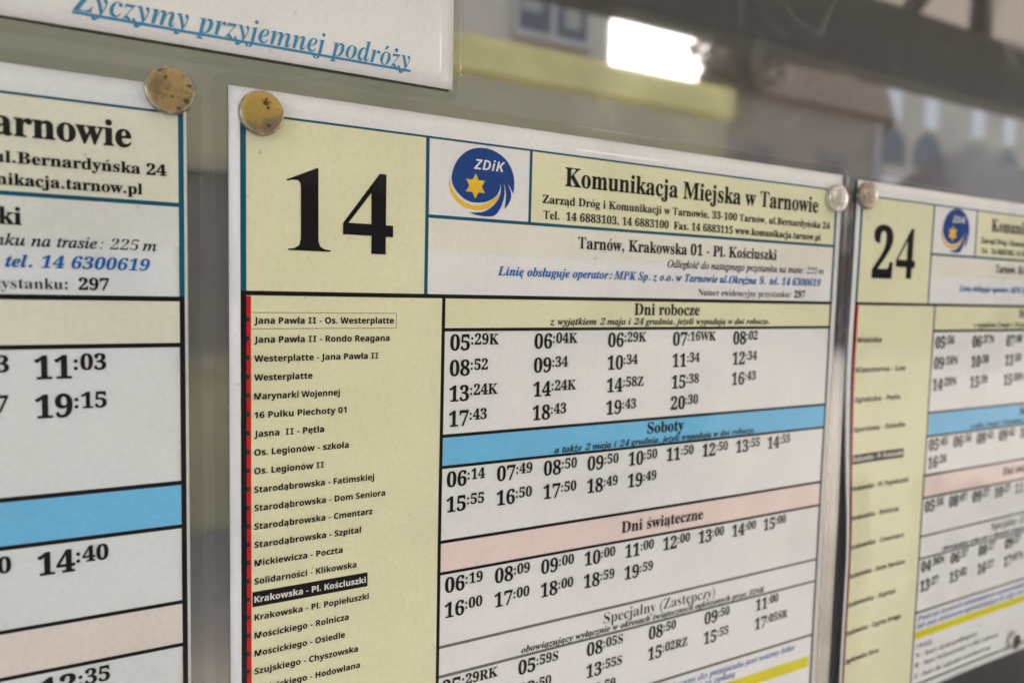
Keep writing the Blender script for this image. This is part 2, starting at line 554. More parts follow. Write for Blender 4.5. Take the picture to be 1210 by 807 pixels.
# ------------------------------------------------------------------ a laminated sheet: paper + clear border
def pouch(sh, x0, y0, x1, y1, marg, rad=3.5, name='laminate_border'):
    """the clear margin of the laminating pouch round the paper"""
    N = 10
    inner, outer = [], []
    ox0, oy0, ox1, oy1 = x0 - marg, y0 - marg, x1 + marg, y1 + marg
    def walk(a, b, n):
        return [(a[0] + (b[0] - a[0]) * i / n, a[1] + (b[1] - a[1]) * i / n) for i in range(n)]
    corners_o = [((ox0 + rad, oy0 + rad), 180), ((ox1 - rad, oy0 + rad), 270), ((ox1 - rad, oy1 - rad), 0), ((ox0 + rad, oy1 - rad), 90)]
    ci = [(x0, y0), (x1, y0), (x1, y1), (x0, y1)]
    for k in range(4):
        (c, a0) = corners_o[k]
        for i in range(9):
            a = math.radians(a0 + 90 * i / 8)
            outer.append((c[0] + rad * math.cos(a), c[1] + rad * math.sin(a)))
            inner.append(ci[k])
        e0 = outer[-1]
        (c2, b0) = corners_o[(k + 1) % 4]
        b = math.radians(b0)
        e1 = (c2[0] + rad * math.cos(b), c2[1] + rad * math.sin(b))
        n = 40
        for i in range(1, n):
            t = i / n
            outer.append((e0[0] + (e1[0] - e0[0]) * t, e0[1] + (e1[1] - e0[1]) * t))
            inner.append((ci[k][0] + (ci[(k + 1) % 4][0] - ci[k][0]) * t, ci[k][1] + (ci[(k + 1) % 4][1] - ci[k][1]) * t))
    V, F = [], []
    n = len(outer)
    rings = []
    for (f, h) in ((0.0, .10), (.8, .02), (.97, .02), (1.0, -.06), (1.0, -.26)):
        o = len(V)
        for i in range(n):
            a, b = inner[i], outer[i]
            V.append(sh.pt(a[0] + (b[0] - a[0]) * f, a[1] + (b[1] - a[1]) * f, h))
        rings.append(o)
    for a, b in zip(rings, rings[1:]):
        for i in range(n):
            j = (i + 1) % n
            F.append((a + i, b + i, b + j, a + j))
    me = from_data(name, V, F)
    bm = bmesh.new(); bm.from_mesh(me)
    bmesh.ops.dissolve_degenerate(bm, dist=1e-7, edges=bm.edges[:])
    bmesh.ops.recalc_face_normals(bm, faces=bm.faces[:])
    bm.to_mesh(me); bm.free()
    for p_ in me.polygons:
        p_.use_smooth = True
    return link(name, me, M['film'], sh.root)

def paper(sh, x0, y0, x1, y1, cell=4.0, mat='white'):
    V, F = [], []
    nx = int((x1 - x0) / cell) + 1; ny = int((y1 - y0) / cell) + 1
    for j in range(ny + 1):
        for i in range(nx + 1):
            V.append(sh.pt(x0 + (x1 - x0) * i / nx, y0 + (y1 - y0) * j / ny, 0))
    for j in range(ny):
        for i in range(nx):
            a = j * (nx + 1) + i
            F.append((a, a + nx + 1, a + nx + 2, a + 1))
    ring = [i for i in range(nx + 1)] + [(j * (nx + 1) + nx) for j in range(1, ny + 1)] + [ny * (nx + 1) + i for i in range(nx - 1, -1, -1)] + [j * (nx + 1) for j in range(ny - 1, 0, -1)]
    o = len(V)
    for i in ring:
        x, y, z = V[i]
        V.append((x, y + .22 * MM, z))
    k = len(ring)
    for i in range(k):
        j = (i + 1) % k
        F.append((ring[i], ring[j], o + j, o + i))
    me = from_data("paper", V, F)
    for p_ in me.polygons:
        p_.use_smooth = p_.index < nx * ny
    return link("paper", me, M[mat], sh.root)

def header(sh, number_polys, top, mid, cream='cream'):
    """the cells, emblem and lines of print that head every timetable of the operator"""
    R = sh.rects
    R("number_panel", [(.6, top + .25, 41.5, -.5)], M[cream], .03)
    R("title_panel", [(70.9, top + .25, 189.5, mid - .4)], M[cream], .03)
    R("address_panel", [(42.35, mid + .4, 189.5, -10.9)], M['pale_cream' if cream == 'cream' else 'faded_pale_cream'], .03)
    R("header_border", [(-.6, top - .25, 190.5, top + .25), (-.6, top + .25, .6, -.5), (189.5, top + .25, 190.5, -.5), (41.45, top + .25, 42.35, -.5),
                        (70.1, top + .25, 70.9, mid - .42), (42.35, mid - .42, 189.5, mid + .42)], M['teal'], .06)
    if number_polys:
        sh.polys("route_number", number_polys, M['black'], .12)
    e = sh.polys("emblem", [[smooth(DISC, 1)]], M['logo_blue'], .09)
    sh.polys("emblem_crescent", [[smooth(CRES, 1)]], M['logo_yellow'], .09, e)
    st = []
    for i in range(12):
        a = math.radians(90 + 30 * i); r = 3.05 if i % 2 == 0 else 1.72
        st.append((54.7 + r * math.cos(a), -27.4 - r * math.sin(a)))
    sh.polys("emblem_star", [[st]], M['logo_yellow'], .12, e)
    lettering(sh, "emblem_lettering", "ZDiK", 'GI', 54.2, 62.9, -31.55, 2.5, M['white'], .12, e)
    L = lambda *a, **k: lettering(sh, *a, **k)
    L("title_lettering", "Komunikacja Miejska w Tarnowie", 'SB', 81.1, 181.1, -29.8, 4.9, M['ink'], res=3)
    L("address_lettering", "Zarząd Dróg i Komunikacji w Tarnowie, 33-100 Tarnów, ul.Bernardyńska 24", 'SB', 74.2, 187.3, -24.8, 2.15, M['ink'])
    L("phone_lettering", "Tel.  14 6883103, 14 6883100  Fax. 14 6883115 www.komunikacja.tarnow.pl", 'SB', 74.6, 182.9, -20.75, 2.15, M['ink'])
    L("stop_lettering", "Tarnów, Krakowska 01 - Pl. Kościuszki", 'SB', 85.8, 162.6, -13.5, 3.2, M['ink'])
    L("distance_lettering", "Odległość do następnego przystanku na trasie: 225 m", 'SI', 117.4, 185.3, -9.6, 2.1, M['ink'])
    L("operator_lettering", "Linię obsługuje operator: MPK Sp. z o.o. w Tarnowie ul.Okrężna 9.  tel. 14 6300619", 'SBI', 61.5, 184.1, -5.6, 2.3, M['blue_ink'])
    L("register_lettering", "Numer ewidencyjny przystanku:", 'SR', 129.8, 169.8, -1.55, 2.1, M['ink'])
    L("register_number", "297", 'SB', 171.6, 176.8, -1.55, 2.35, M['ink'])

def heading(sh, y0, y1, mat, head=None, note=None):
    """a coloured day band with its black rules drawn elsewhere"""
    b = sh.rects("day_heading", [(47.2, y0 + .4, 189.5, y1 - .4)], mat, .03)
    if head:
        lettering(sh, "heading_lettering", head[0], head[4] if len(head) > 4 else 'SB', head[1], head[2], head[3], 3.3, M['ink'], parent=b, res=3)
    if note:
        lettering(sh, "note_lettering", note[0], 'SBI', note[1], note[2], note[3], 1.85, M['ink'], parent=b)
    return b

SHEETS = "laminated timetable sheets pinned to the grey board"

def ripple(sx, sy, amp, ph):
    return lambda x, y: amp * (1.6 * math.sin(x / sx + ph) * math.cos(y / sy + ph * 1.7) + .55 * math.sin(x / 9.0 + y / 23.0 + ph * 3) * math.sin(y / 13.0 - x / 41.0 + ph))

# ------------------------------------------------------------------ the sheets themselves
def sheet_root(label, x0, y0, h=.7, group=SHEETS, name="timetable_sheet", cat="timetable"):
    return thing(name, label, cat, (x0 * MM, -h * MM, BOARD_Z - y0 * MM), group)

# --- sheet with the big number 14
r14 = sheet_root("timetable headed with a big black 14, middle one of the three sheets", 0, 0)
s14 = Sheet(r14, ripple(31, 24, .10, .4))
paper(s14, -2.9, -43.2, 192.6, 154)
pouch(s14, -2.9, -43.2, 192.6, 154, 3.0)
header(s14, [[ONE], [FOUR, FOURH]], -37.9, -19.2)

def stop_list(sh, names, y_first, pitch, cur, x_div, bottom, cap, rights, boxed_first=True, size=1.4):
    pn = sh.rects("stop_list", [(.6, .5, x_div - .4, bottom)], M['cream'], .03)
    sh.rects("route_strip", [(.6, .6, 1.55, bottom - .2)], M['red'], .06, pn)
    for i, nme in enumerate(names):
        yb = y_first + pitch * i
        sh.rects("stop_dot", [(.58, yb - 1.5, 1.25, yb - .45)], M['green'], .09, pn)
        if i == cur:
            b = sh.rects("current_stop", [(1.75, yb - 2.45, rights[i] + .45, yb + 1.0)], M['black'], .06, pn)
            lettering(sh, "stop_name", nme, 'GB', 2.15, rights[i], yb, size, M['pale_ink'], parent=pn)
        else:
            lettering(sh, "stop_name", nme, 'GB', 2.15, rights[i], yb, size, M['ink'], parent=pn)
    if boxed_first:
        y = y_first
        sh.rects("first_stop_box", [(1.7, y - 2.47, 34.6, y - 2.31), (1.7, y + 1.03, 34.6, y + 1.19), (34.44, y - 2.31, 34.6, y + 1.03)], M['tan_ink'], .06, pn)
    return pn

stop_list(s14, ["Jana Pawła II - Os. Westerplatte", "Jana Pawła II - Rondo Reagana", "Westerplatte - Jana Pawła II", "Westerplatte", "Marynarki Wojennej",
                "16 Pułku Piechoty 01", "Jasna  II - Pętla", "Os. Legionów - szkoła", "Os. Legionów II", "Starodąbrowska - Fatimskiej", "Starodąbrowska - Dom Seniora",
                "Starodąbrowska - Cmentarz", "Starodąbrowska - Szpital", "Mickiewicza - Poczta", "Solidarności - Klikowska", "Krakowska - Pl. Kościuszki",
                "Krakowska - Pl. Popiełuszki", "Mościckiego - Rolnicza", "Mościckiego - Osiedle", "Szujskiego - Chyszowska", "Mościckiego - Hodowlana"],
          6.62, 4.142, 15, 46.7, 149.5, 1.4,
          [33.9, 32.9, 30.2, 14.8, 21.1, 22.7, 17.5, 23.3, 17.5, 29.5, 32.3, 29.2, 26.4, 22.0, 25.4, 27.7, 28.5, 23.6, 22.7, 25.9, 26.4])
heading(s14, 0, 8.2, M['cream'], ("Dni robocze", 105.8, 130.7, 4.35), ("z wyjątkiem 2 maja i 24 grudnia, jeżeli wypadają w dni robocze.", 77.6, 160.9, 7.1))
heading(s14, 34.8, 42.7, M['blue'], ("Soboty", 112, 126.1, 39.0), ("a także 2 maja i 24 grudnia, jeżeli wypadają w dni robocze.", 80.1, 156.6, 42.0))
heading(s14, 61.8, 70.0, M['pink'], ("Dni świąteczne", 103.8, 135.4, 67.5))
heading(s14, 89.2, 97.0, M['white'], ("Specjalny (Zastępczy)", 98.6, 142, 93.6, 'SR'), ("obowiązujący wyłącznie w okresach świątecznych ogłoszonych przez ZDiK", 71.2, 164.5, 96.2))
s14.rects("table_rules", [(-.6, -.5, 190.5, .5), (-.6, .5, .6, 151), (189.5, .5, 190.4, 151), (46.25, .5, 47.15, 150), (47.15, 7.8, 189.5, 8.65), (47.15, 34.35, 189.5, 35.2), (47.15, 42.3, 189.5, 43.1),
                          (47.15, 61.4, 189.5, 62.25), (47.15, 69.6, 189.5, 70.4), (.6, 150, 189.5, 151)], M['black'], .06)
s14.rects("thin_rules", [(47.15, 88.8, 189.5, 89.6), (47.15, 96.6, 189.5, 97.4), (47.15, 115.9, 189.5, 116.8)], M['grey_ink'], .06)
for row, y in ((["05:29K", "06:04K", "06:29K", "07:16WK", "08:02"], 13.35), (["08:52", "09:34", "10:34", "11:34", "12:34"], 19.75),
               (["13:24K", "14:24K", "14:58Z", "15:38", "16:43"], 26.15), (["17:43", "18:43", "19:43", "20:30"], 32.5)):
    for t, x in zip(row, (48.5, 72.8, 96.8, 120.5, 144.9)):
        departure(s14, t, x, y)
for row, y in ((["06:14", "07:49", "08:50", "09:50", "10:50", "11:50", "12:50", "13:55", "14:55"], 47.9), (["15:55", "16:50", "17:50", "18:49", "19:49"], 54.35),
               (["06:19", "08:09", "09:00", "10:00", "11:00", "12:00", "13:00", "14:00", "15:00"], 75.2), (["16:00", "17:00", "18:00", "18:59", "19:59"], 81.75)):
    for i, t in enumerate(row):
        departure(s14, t, 48.3 + 14.25 * i, y)
for row, y, k in ((["05:29RK", "05:59S", "08:05S", "08:50", "09:50", "11:00"], 102.1, 0), (["12:50", "13:55S", "15:02RZ", "15:55", "17:05SR"], 108.6, 1), (["18:59"], 114.9, 2)):
    for i, t in enumerate(row):
        departure(s14, t, 47.8 + 22.55 * (i + k), y)
lettering(s14, "footnote_lettering", "Podczas kontroli dokumentem uprawniającym do przejazdu jest ważny bilet", 'SI', 62, 181.1, 119.9, 1.9, M['blue_ink'])
lettering(s14, "footnote_lettering", "lub inny dokument upoważniający do ulgi oraz bilet za opłatą", 'SI', 62, 152.7, 122.6, 1.9, M['blue_ink'])
s14.rects("yellow_stripe", [(48, 123.8, 188.5, 127.8)], M['yellow'], .03)

# --- its neighbour with the sky-blue band, cut by the picture's edge
rl = sheet_root("timetable cut off at the picture edge, showing the departures 11:03 and 19:15", -202.0, 1.5)
sleft = Sheet(rl, ripple(29, 33, .10, 2.1))
paper(sleft, -2.9, -42.8, 191.1, 154, 4.0, 'cool_white')
pouch(sleft, -2.9, -42.8, 191.1, 154, 2.8)
header(sleft, None, -37.5, -19.2, 'faded_cream')
sleft.rects("stop_list", [(.6, .5, 46.3, 149.5)], M['faded_cream'], .03)
heading(sleft, 0, 9.5, M['faded_cream'])
heading(sleft, 38.5, 47.8, M['blue'])
heading(sleft, 64.2, 73.5, M['faded_pink'])
sleft.rects("table_rules", [(-.6, -.5, 190.5, .5), (-.6, .5, .6, 151), (189.5, .5, 190.5, 151), (46.25, .5, 47.15, 150), (47.15, 9.05, 189.5, 9.95), (47.15, 38.05, 189.5, 38.95), (47.15, 47.4, 189.5, 48.25),
                            (47.15, 63.8, 189.5, 64.6), (47.15, 73.1, 189.5, 73.9), (.6, 150, 189.5, 151)], M['black'], .06)
for t, x, y in (("10:33", 147.9, 15.65), ("11:03", 163.9, 15.65), ("18:17", 147.6, 23.2), ("19:15", 163.9, 23.2), ("13:40", 147.4, 54.1), ("14:40", 163.7, 54.1), ("13:35", 163.7, 79.4)):
    departure(sleft, t, x, y, 1.13)

# --- sheet with the big number 24, its lower corner lifting off the board
r24 = sheet_root("white timetable headed with a big black 24, its lower edge above the bare board", 203.4, 0)
rp = ripple(27, 30, .14, 1.2)
def bend24(x, y):
    t = max(0.0, min(1.0, (y - 20) / 75)); t = t * t * (3 - 2 * t)
    k = max(0.0, 1 - x / 17.0)
    return 1.1 * t * k * k + rp(x, y)
def slip24(x, y):      # the free lower corner has crept in towards the printing
    t = max(0.0, min(1.0, (y - 20) / 75)); t = t * t * (3 - 2 * t)
    k = max(0.0, 1 - x / 17.0)
    return 2.4 * t * k * k
s24 = Sheet(r24, bend24, slip24)
paper(s24, -2.7, -42.4, 192.8, 153.8, 3.0)
pouch(s24, -2.7, -42.4, 192.8, 153.8, 1.6, 2.5)
TWO_V, TWO_F, _ = layout("2", 'SB', 5)
def sc4(l, dx, kx, top):
    return [(dx + (x - 21.47) * kx, -9.4 + (y + 9.55) * (18.2 / 18.45)) for x, y in l]
header(s24, [[sc4(FOUR, 20.6, .96, 0), sc4(FOURH, 20.6, .96, 0)]], -37.3, -19.0)
lettering(s24, "route_number", "2", 'SB', 7.4, 18.9, -9.4, 18.2, M['black'], res=5)
n24 = ["Mościska", "Klasztorna - Las", "Zgłobicka - Pętla", "Sportowa - Osiedle", "Krakowska - Pl. Kościuszki", "Krakowska - Pl. Popiełuszki", "Krakowska - Rolnicza",
       "Krakowska - Cmentarz", "Krakowska - Dom Seniora", "Krakowska - Szpital", "Krakowska - Czysta Droga", "Zbylitowska Góra"]
stop_list(s24, n24, 13.7, 10.68, 4, 46.4, 149.5, 1.4, [15.4, 30.4, 28.3, 32.5, 32.2, 36.4, 31.5, 35.8, 37.3, 32.4, 36.7, 24.0], False, 1.75)
heading(s24, 0, 9.95, M['cream'], ("Dni robocze", 105.8, 130.7, 4.7), ("z wyjątkiem 2 maja i 24 grudnia, jeżeli wypadają w dni robocze.", 72.6, 160.9, 8.6))
heading(s24, 41.4, 50.7, M['blue'], ("Soboty", 112, 126.1, 46.2), ("a także 2 maja i 24 grudnia, jeżeli wypadają w dni robocze.", 75.7, 156.6, 49.6))
heading(s24, 66.0, 74.9, M['pink'], ("Dni świąteczne", 102.3, 135.4, 71.6))
heading(s24, 90.1, 99.0, M['white'], ("Specjalny (Zastępczy)", 96.6, 142, 94.6, 'SR'), ("obowiązujący wyłącznie w okresach świątecznych ogłoszonych przez ZDiK", 61.9, 164.5, 98.0))
s24.rects("table_rules", [(-.6, -.5, 190.5, .5), (-.6, .5, .6, 151), (189.5, .5, 190.4, 151), (46.0, .5, 46.8, 150), (46.8, 9.5, 189.5, 10.4), (46.8, 41.0, 189.5, 41.8), (46.8, 50.3, 189.5, 51.1),
                          (46.8, 65.6, 189.5, 66.4), (46.8, 74.5, 189.5, 75.3), (.6, 150.2, 189.5, 151)], M['black'], .06)
s24.rects("thin_rules", [(46.8, 89.8, 189.5, 90.4), (46.8, 98.7, 189.5, 99.3), (46.8, 120.4, 189.5, 121.1)], M['black'], .06)
for row, y, p_ in ((["05:56", "06:37N", "07:00"], 16.6, 24.6), (["09:10N", "10:38", "11:50"], 24.6, 24.6), (["14:29N", "15:39", "15:50N"], 32.9, 24.6),
                   (["05:45", "06:56", "08:41", "09:42", "10:41"], 56.4, 16.3), (["16:26"], 63.4, 16.3), (["05:56", "08:07", "09:27", "10:27", "11:27"], 80.7, 16.25),
                   (["04:36N", "06:37", "08:27", "09:27"], 104.6, 20.1), (["13:27", "15:02", "16:27", "17:07N"], 112.5, 20.1)):
    for i, t in enumerate(row):
        departure(s24, t, 48.0 + p_ * i, y, 1.15)
lettering(s24, "footnote_lettering", "Podczas kontroli dokumentem uprawniającym do przejazdu jest ważny bilet", 'SI', 48, 186, 124.3, 2.0, M['blue_ink'])
lettering(s24, "footnote_lettering", "lub inny dokument upoważniający do ulgi oraz bilet za opłatą", 'SI', 48, 152, 127.4, 2.0, M['blue_ink'])
s24.rects("yellow_stripe", [(47.2, 128.6, 188.5, 131.6)], M['yellow'], .03)
lettering(s24, "key_lettering", "UWAGI:", 'SR', 48.3, 59, 135.8, 2.0, M['ink'])
lettering(s24, "key_lettering", "N - kurs niskopodłogowy", 'SR', 48.3, 92, 139.5, 2.0, M['ink'])
lettering(s24, "key_lettering", "R - kurs wykonywany w dni robocze", 'SR', 48.3, 108.5, 143.4, 2.0, M['ink'])
lettering(s24, "key_lettering", "Z - kurs do zajezdni autobusowej", 'SR', 48.3, 102.5, 147.9, 2.0, M['ink'])

# --- the notice above them
rn = sheet_root("white laminated notice with underlined blue italic lettering, above the timetables", 0, 0, 1.15, None, "notice_sheet", "notice")
sn = Sheet(rn, ripple(35, 21, .12, .9))
paper(sn, -150, -190, 47.9, -49.6)
pouch(sn, -150, -190, 47.9, -49.6, 2.5, 3.0)
lettering(sn, "greeting_lettering", "Życzymy przyjemnej podróży", 'SBN', -30.4, 37.0, -52.7, 4.5, M['sky_ink'], res=4)
sn.rects("greeting_underline", [(-30.6, -52.55, 37.1, -52.0)], M['sky_ink'], .10)

# ------------------------------------------------------------------ button magnets
def magnet(label, x, y, h0, mat_face, mat_rim, rot, r=4.6, ht=2.4):
    root = thing("magnet", label, "magnet", (x * MM, -h0 * MM, BOARD_Z - y * MM), "round button magnets holding the sheets")
    def lathe(name, prof, mat):
        V, F, n = [], [], 64
        for (rr, hh) in prof:
            for i in range(n):
                a = 2 * math.pi * i / n
                V.append((rr * math.cos(a) * MM, -hh * MM, rr * math.sin(a) * MM))
        for k in range(len(prof) - 1):
            for i in range(n):
                j = (i + 1) % n
                F.append((k * n + i, k * n + j, (k + 1) * n + j, (k + 1) * n + i))
        me = from_data(name, V, F)
        bm = bmesh.new(); bm.from_mesh(me)
        bmesh.ops.remove_doubles(bm, verts=bm.verts[:], dist=1e-7)
        bmesh.ops.recalc_face_normals(bm, faces=bm.faces[:])
        bm.to_mesh(me); bm.free()
        for p_ in me.polygons:
            p_.use_smooth = True
        return link(name, me, mat, root)
    lathe("rim", [(0.001, 0), (r - .25, 0), (r - .03, .2), (r, .5), (r, ht - .75), (r - .04, ht - .45), (r - .13, ht - .22), (r - .27, ht - .09), (r - .4, ht - .06)], mat_rim)
    lathe("cap", [(r - .4, ht - .1), (r - .5, ht - .03), (r - .75, ht + .06), (r - 1.2, ht + .17), (r * .6, ht + .25), (r * .35, ht + .33), (r * .15, ht + .36), (0.001, ht + .37)], mat_face)
    return root
brass = magnet_mat("tarnished_brass", (.38, .285, .145), (.235, .175, .10), (.05, .03, .014), .85, .42, 1.3, ((-1.6, 3.9, 1.0), (2.9, -1.9, .7), (3.8, 1.2, .6), (.4, -1.3, .35), (-.9, 2.2, .5), (1.6, -3.6, .6)))
gold = magnet_mat("worn_gilt", (.43, .315, .10), (.22, .17, .125), (.045, .018, .008), .85, .4, 5.1, ((.7, 2.2, .85), (1.1, .9, .4), (1.3, -2.6, .4)), (.6, -1.0))
nickel = magnet_mat("nickel", (.60, .585, .565), (.46, .44, .42), (.32, .3, .28), .95, .2, 2.0)
copper = magnet_mat("dull_copper_nickel", (.40, .32, .27), (.28, .22, .18), (.12, .085, .07), .9, .25, 3.7)
dark = magnet_mat("blackened_nickel", (.10, .10, .095), (.06, .06, .055), (.02, .02, .02), .9, .25, 8.2)
rim_m = magnet_mat("worn_nickel_rim", (.42, .39, .33), (.22, .18, .13), (.05, .035, .02), .9, .3, 4.4)
magnet("tarnished pale brass magnet on the sheet with the 11:03 departure", -14.1, -40.0, .75, brass, rim_m, .3)
magnet("gilt magnet with a rust blot, on the corner above the big 14", 3.5, -38.0, .75, gold, rim_m, 2.2)
magnet("silvery magnet beside the word Tarnowie, overlapping the gap between two timetables", 188.6, -35.0, .75, nickel, nickel, 1.0)
magnet("coppery magnet on the corner above the big 24", 204.4, -37.2, .75, copper, rim_m, .7)
magnet("blackened magnet at the foot of the timetable headed 24", 322.3, 147.0, .75, dark, nickel, .2, 3.6)

# ------------------------------------------------------------------ the board
bd = thing("notice_board", "glossy dark grey enamel board behind the laminated sheets", "notice board", (0, 0, BOARD_Z))
boxes("back_panel", [(-.75, 1.05, 0, .012, -.55, .5)], M['board'], bd)
alu = simple_mat("aluminium", (.55, .55, .54), .35, 1.0)
boxes("frame", [(-.79, -.752, -.02, .03, -.59, .54), (1.052, 1.09, -.02, .03, -.59, .54), (-.752, 1.052, -.02, .03, .502, .54), (-.752, 1.052, -.02, .03, -.59, -.552)], alu, bd, .002)

# ------------------------------------------------------------------ what the glossy board mirrors: the shelter and the far side of the street
pave = simple_mat("pavement", (.125, .115, .10), .85, noise=.2, nscale=3)
g = from_data("ground", [(-90, -140, 0), (140, -140, 0), (140, 60, 0), (-90, 60, 0)], [(0, 1, 2, 3)])
go = link("ground", g, pave); go["kind"] = "structure"
steel = simple_mat("dark_painted_steel", (.035, .035, .034), .5, noise=.15)
sh_ = thing("bus_shelter", "dark steel beam and pale roof of the shelter mirrored above the timetables", "bus shelter", (0, 0, 0))
boxes("beam", [(-3.2, 6.2, -1.56, -1.44, 2.165, 2.395)], steel, sh_, .006)
boxes("strut", [(2.90, 2.96, -1.53, -1.47, 2.396, 2.74)], steel, sh_, .004)
boxes("strut", [(-1.03, -.97, -1.53, -1.47, 2.396, 2.74)], steel, sh_, .004)
for xa in (2.9, ):
    bm = bmesh.new()
    box_mesh(bm, -.32, .32, -.025, .025, -.025, .025)
    bmesh.ops.rotate(bm, verts=bm.verts[:], cent=(0, 0, 0), matrix=Matrix.Rotation(math.radians(-45), 3, 'Y'))
    bmesh.ops.translate(bm, verts=bm.verts[:], vec=(xa - .26, -1.5, 2.58))
    me = bpy.data.meshes.new("brace"); bm.to_mesh(me); bm.free()
    link("brace", me, steel, sh_)
boxes("added_shade_panel", [(1.30, 1.33, -.66, -.10, .15, 1.08)], steel, sh_, .004)  # panel added to shade the lower right and darken that corner's reflection
boxes("post", [(-3.2, -3.1, -1.55, -1.45, 0, 2.164)], steel, sh_, .004)
boxes("post", [(6.1, 6.2, -1.55, -1.45, 0, 2.164)], steel, sh_, .004)
mt = bpy.data.materials.new("opal_roof_sheet"); mt.use_nodes = True
nt = mt.node_tree; nt.nodes.clear()
out = nt.nodes.new("ShaderNodeOutputMaterial"); tl = nt.nodes.new("ShaderNodeBsdfTranslucent"); tl.inputs[0].default_value = (.32, .29, .25, 1)
df = nt.nodes.new("ShaderNodeBsdfDiffuse"); df.inputs[0].default_value = (.19, .17, .145, 1)
mx = nt.nodes.new("ShaderNodeMixShader"); mx.inputs[0].default_value = .25
nt.links.new(df.outputs[0], mx.inputs[1]); nt.links.new(tl.outputs[0], mx.inputs[2]); nt.links.new(mx.outputs[0], out.inputs[0])
rf = from_data("roof", [(-3.4, .3, 2.66), (6.4, .3, 2.66), (6.4, -2.7, 2.78), (-3.4, -2.7, 2.78)], [(0, 1, 2, 3)])
link("roof", rf, mt, sh_)

kiosk = thing("kiosk", "brownish kiosk with a pale yellow fascia mirrored in the grey board", "kiosk", (0, -4.2, 0))
kw = simple_mat("kiosk_wall", (.39, .32, .175), .7, noise=.15, nscale=1.2)
ky = simple_mat("kiosk_fascia", (.64, .52, .17), .7, noise=.3, nscale=1.1)
boxes("wall", [(-2.6, 4.33, -2.2, 0, 0, 2.77)], kw, kiosk)
d_ = boxes("added_door", [(2.75, 3.75, .002, .04, .12, 2.12)], simple_mat("added_yellow_door", (.66, .58, .36), .5, noise=.06), kiosk, .008)  # door added so its reflection lays a yellowish strip on the middle sheet
boxes("handle", [(2.85, 2.89, .041, .09, 1.0, 1.18)], steel, d_)
hw = boxes("hatch", [(-.4, 1.5, .002, .03, 1.0, 2.0)], simple_mat("hatch_glass", (.17, .15, .12), .3), kiosk, .008)
boxes("frame", [(-.48, -.402, .002, .06, .92, 2.08), (1.502, 1.58, .002, .06, .92, 2.08), (-.402, 1.502, .002, .06, 2.002, 2.08), (-.402, 1.502, .002, .06, .92, .998)], simple_mat("hatch_frame", (.37, .31, .20), .6), hw)
boxes("fascia", [(-2.7, 4.38, -2.25, .03, 2.772, 3.03)], ky, kiosk, .03)

sash = simple_mat("window_sash", (.40, .36, .30), .6)
lace = simple_mat("lace_curtain", (.30, .27, .22), .8)
def facade(name, label, x0, x1, d, z1, wall, rects, glass, gable=None, depth=6):
    root = thing(name, label, "building", (0, -d, 0))
    w_ = boxes("wall", [(x0, x1, -depth, 0, 0, z1)], wall, root)
    for (a, b, c, e) in rects:
        f = boxes("window", [(a, b, .001, .05, c, e)], glass, root)
        mdl = (a + b) / 2
        boxes("window_frame", [(a - .12, a - .002, .001, .12, c, e), (b + .002, b + .12, .001, .12, c, e), (mdl - .06, mdl + .06, .052, .12, c, e), (a - .12, b + .12, .001, .15, e + .002, e + .16), (a - .12, b + .12, .001, .2, c - .14, c - .002)], sash, f)
        boxes("curtain", [(a + .1, mdl - .3, .052, .06, c + .5, e - .1), (mdl + .35, b - .15, .052, .06, c + .3, c + .95)], lace, f)
    return root
grey_w = simple_mat("grey_render", (.46, .385, .28), .85, noise=.1, nscale=.6)
dark_gl = simple_mat("dark_window", (.03, .03, .03), .2)
lit_gl = simple_mat("pale_window", (.74, .70, .62), .85)
facade("apartment_house", "grey rendered house with a dark window mirrored over the pale fascia", -14, 11.0, 15, 13.5, grey_w, [(8.3, 10.2, 7.35, 9.3), (2.2, 4.0, 7.3, 9.2), (-4, -2.2, 7.3, 9.2)], dark_gl)
brick = simple_mat("brown_brick", (.29, .215, .145), .9, noise=.2, nscale=2)
tile = simple_mat("brown_roof", (.27, .18, .11), .85, noise=.2, nscale=3)
hb = thing("brick_house", "brown brick house with a steep gable mirrored beside the white patch of sky", "house", (0, -18, 0))
# the house stands askew to the street: its flank runs back along (9.5, -8.4)
def askew(z0, z1, xa, xb):
    q = [(xa, 0), (xb, 0), (xb + 9.5, -8.4), (xa + 9.5, -8.4)]
    return [(x, y, z) for z in (z0, z1) for x, y in q], [(0, 3, 2, 1), (4, 5, 6, 7), (0, 1, 5, 4), (1, 2, 6, 5), (2, 3, 7, 6), (3, 0, 4, 7)]
link("wall", from_data("wall", *askew(0, 8.2, 16.6, 26.2)), brick, hb)
v = [(16.3, .3, 8.2), (26.5, .3, 8.2), (21.4, .3, 17.0), (25.9, -8.5, 8.2), (36.1, -8.5, 8.2), (31.0, -8.5, 17.0)]
link("roof", from_data("roof", v, [(0, 1, 2), (3, 5, 4), (0, 2, 5, 3), (1, 4, 5, 2), (0, 3, 4, 1)]), tile, hb)
for (a_, c_) in ((18.6, 4.4), (22.4, 4.4)):
    boxes("window", [(a_, a_ + 1.5, .001, .06, c_, c_ + 2.0)], dark_gl, hb)
boxes("drainpipe", [(25.6, 25.75, .01, .14, 0, 8.0)], simple_mat("zinc", (.42, .38, .33), .5), hb)
tr_ = thing("tree", "thin tree top mirrored at the corner of the white patch of sky", "tree", (13.0, -13.0, 0))
tr_.scale = (1.42, 1.42, 1.42)
V, F = [], []
rt = random.Random(5)
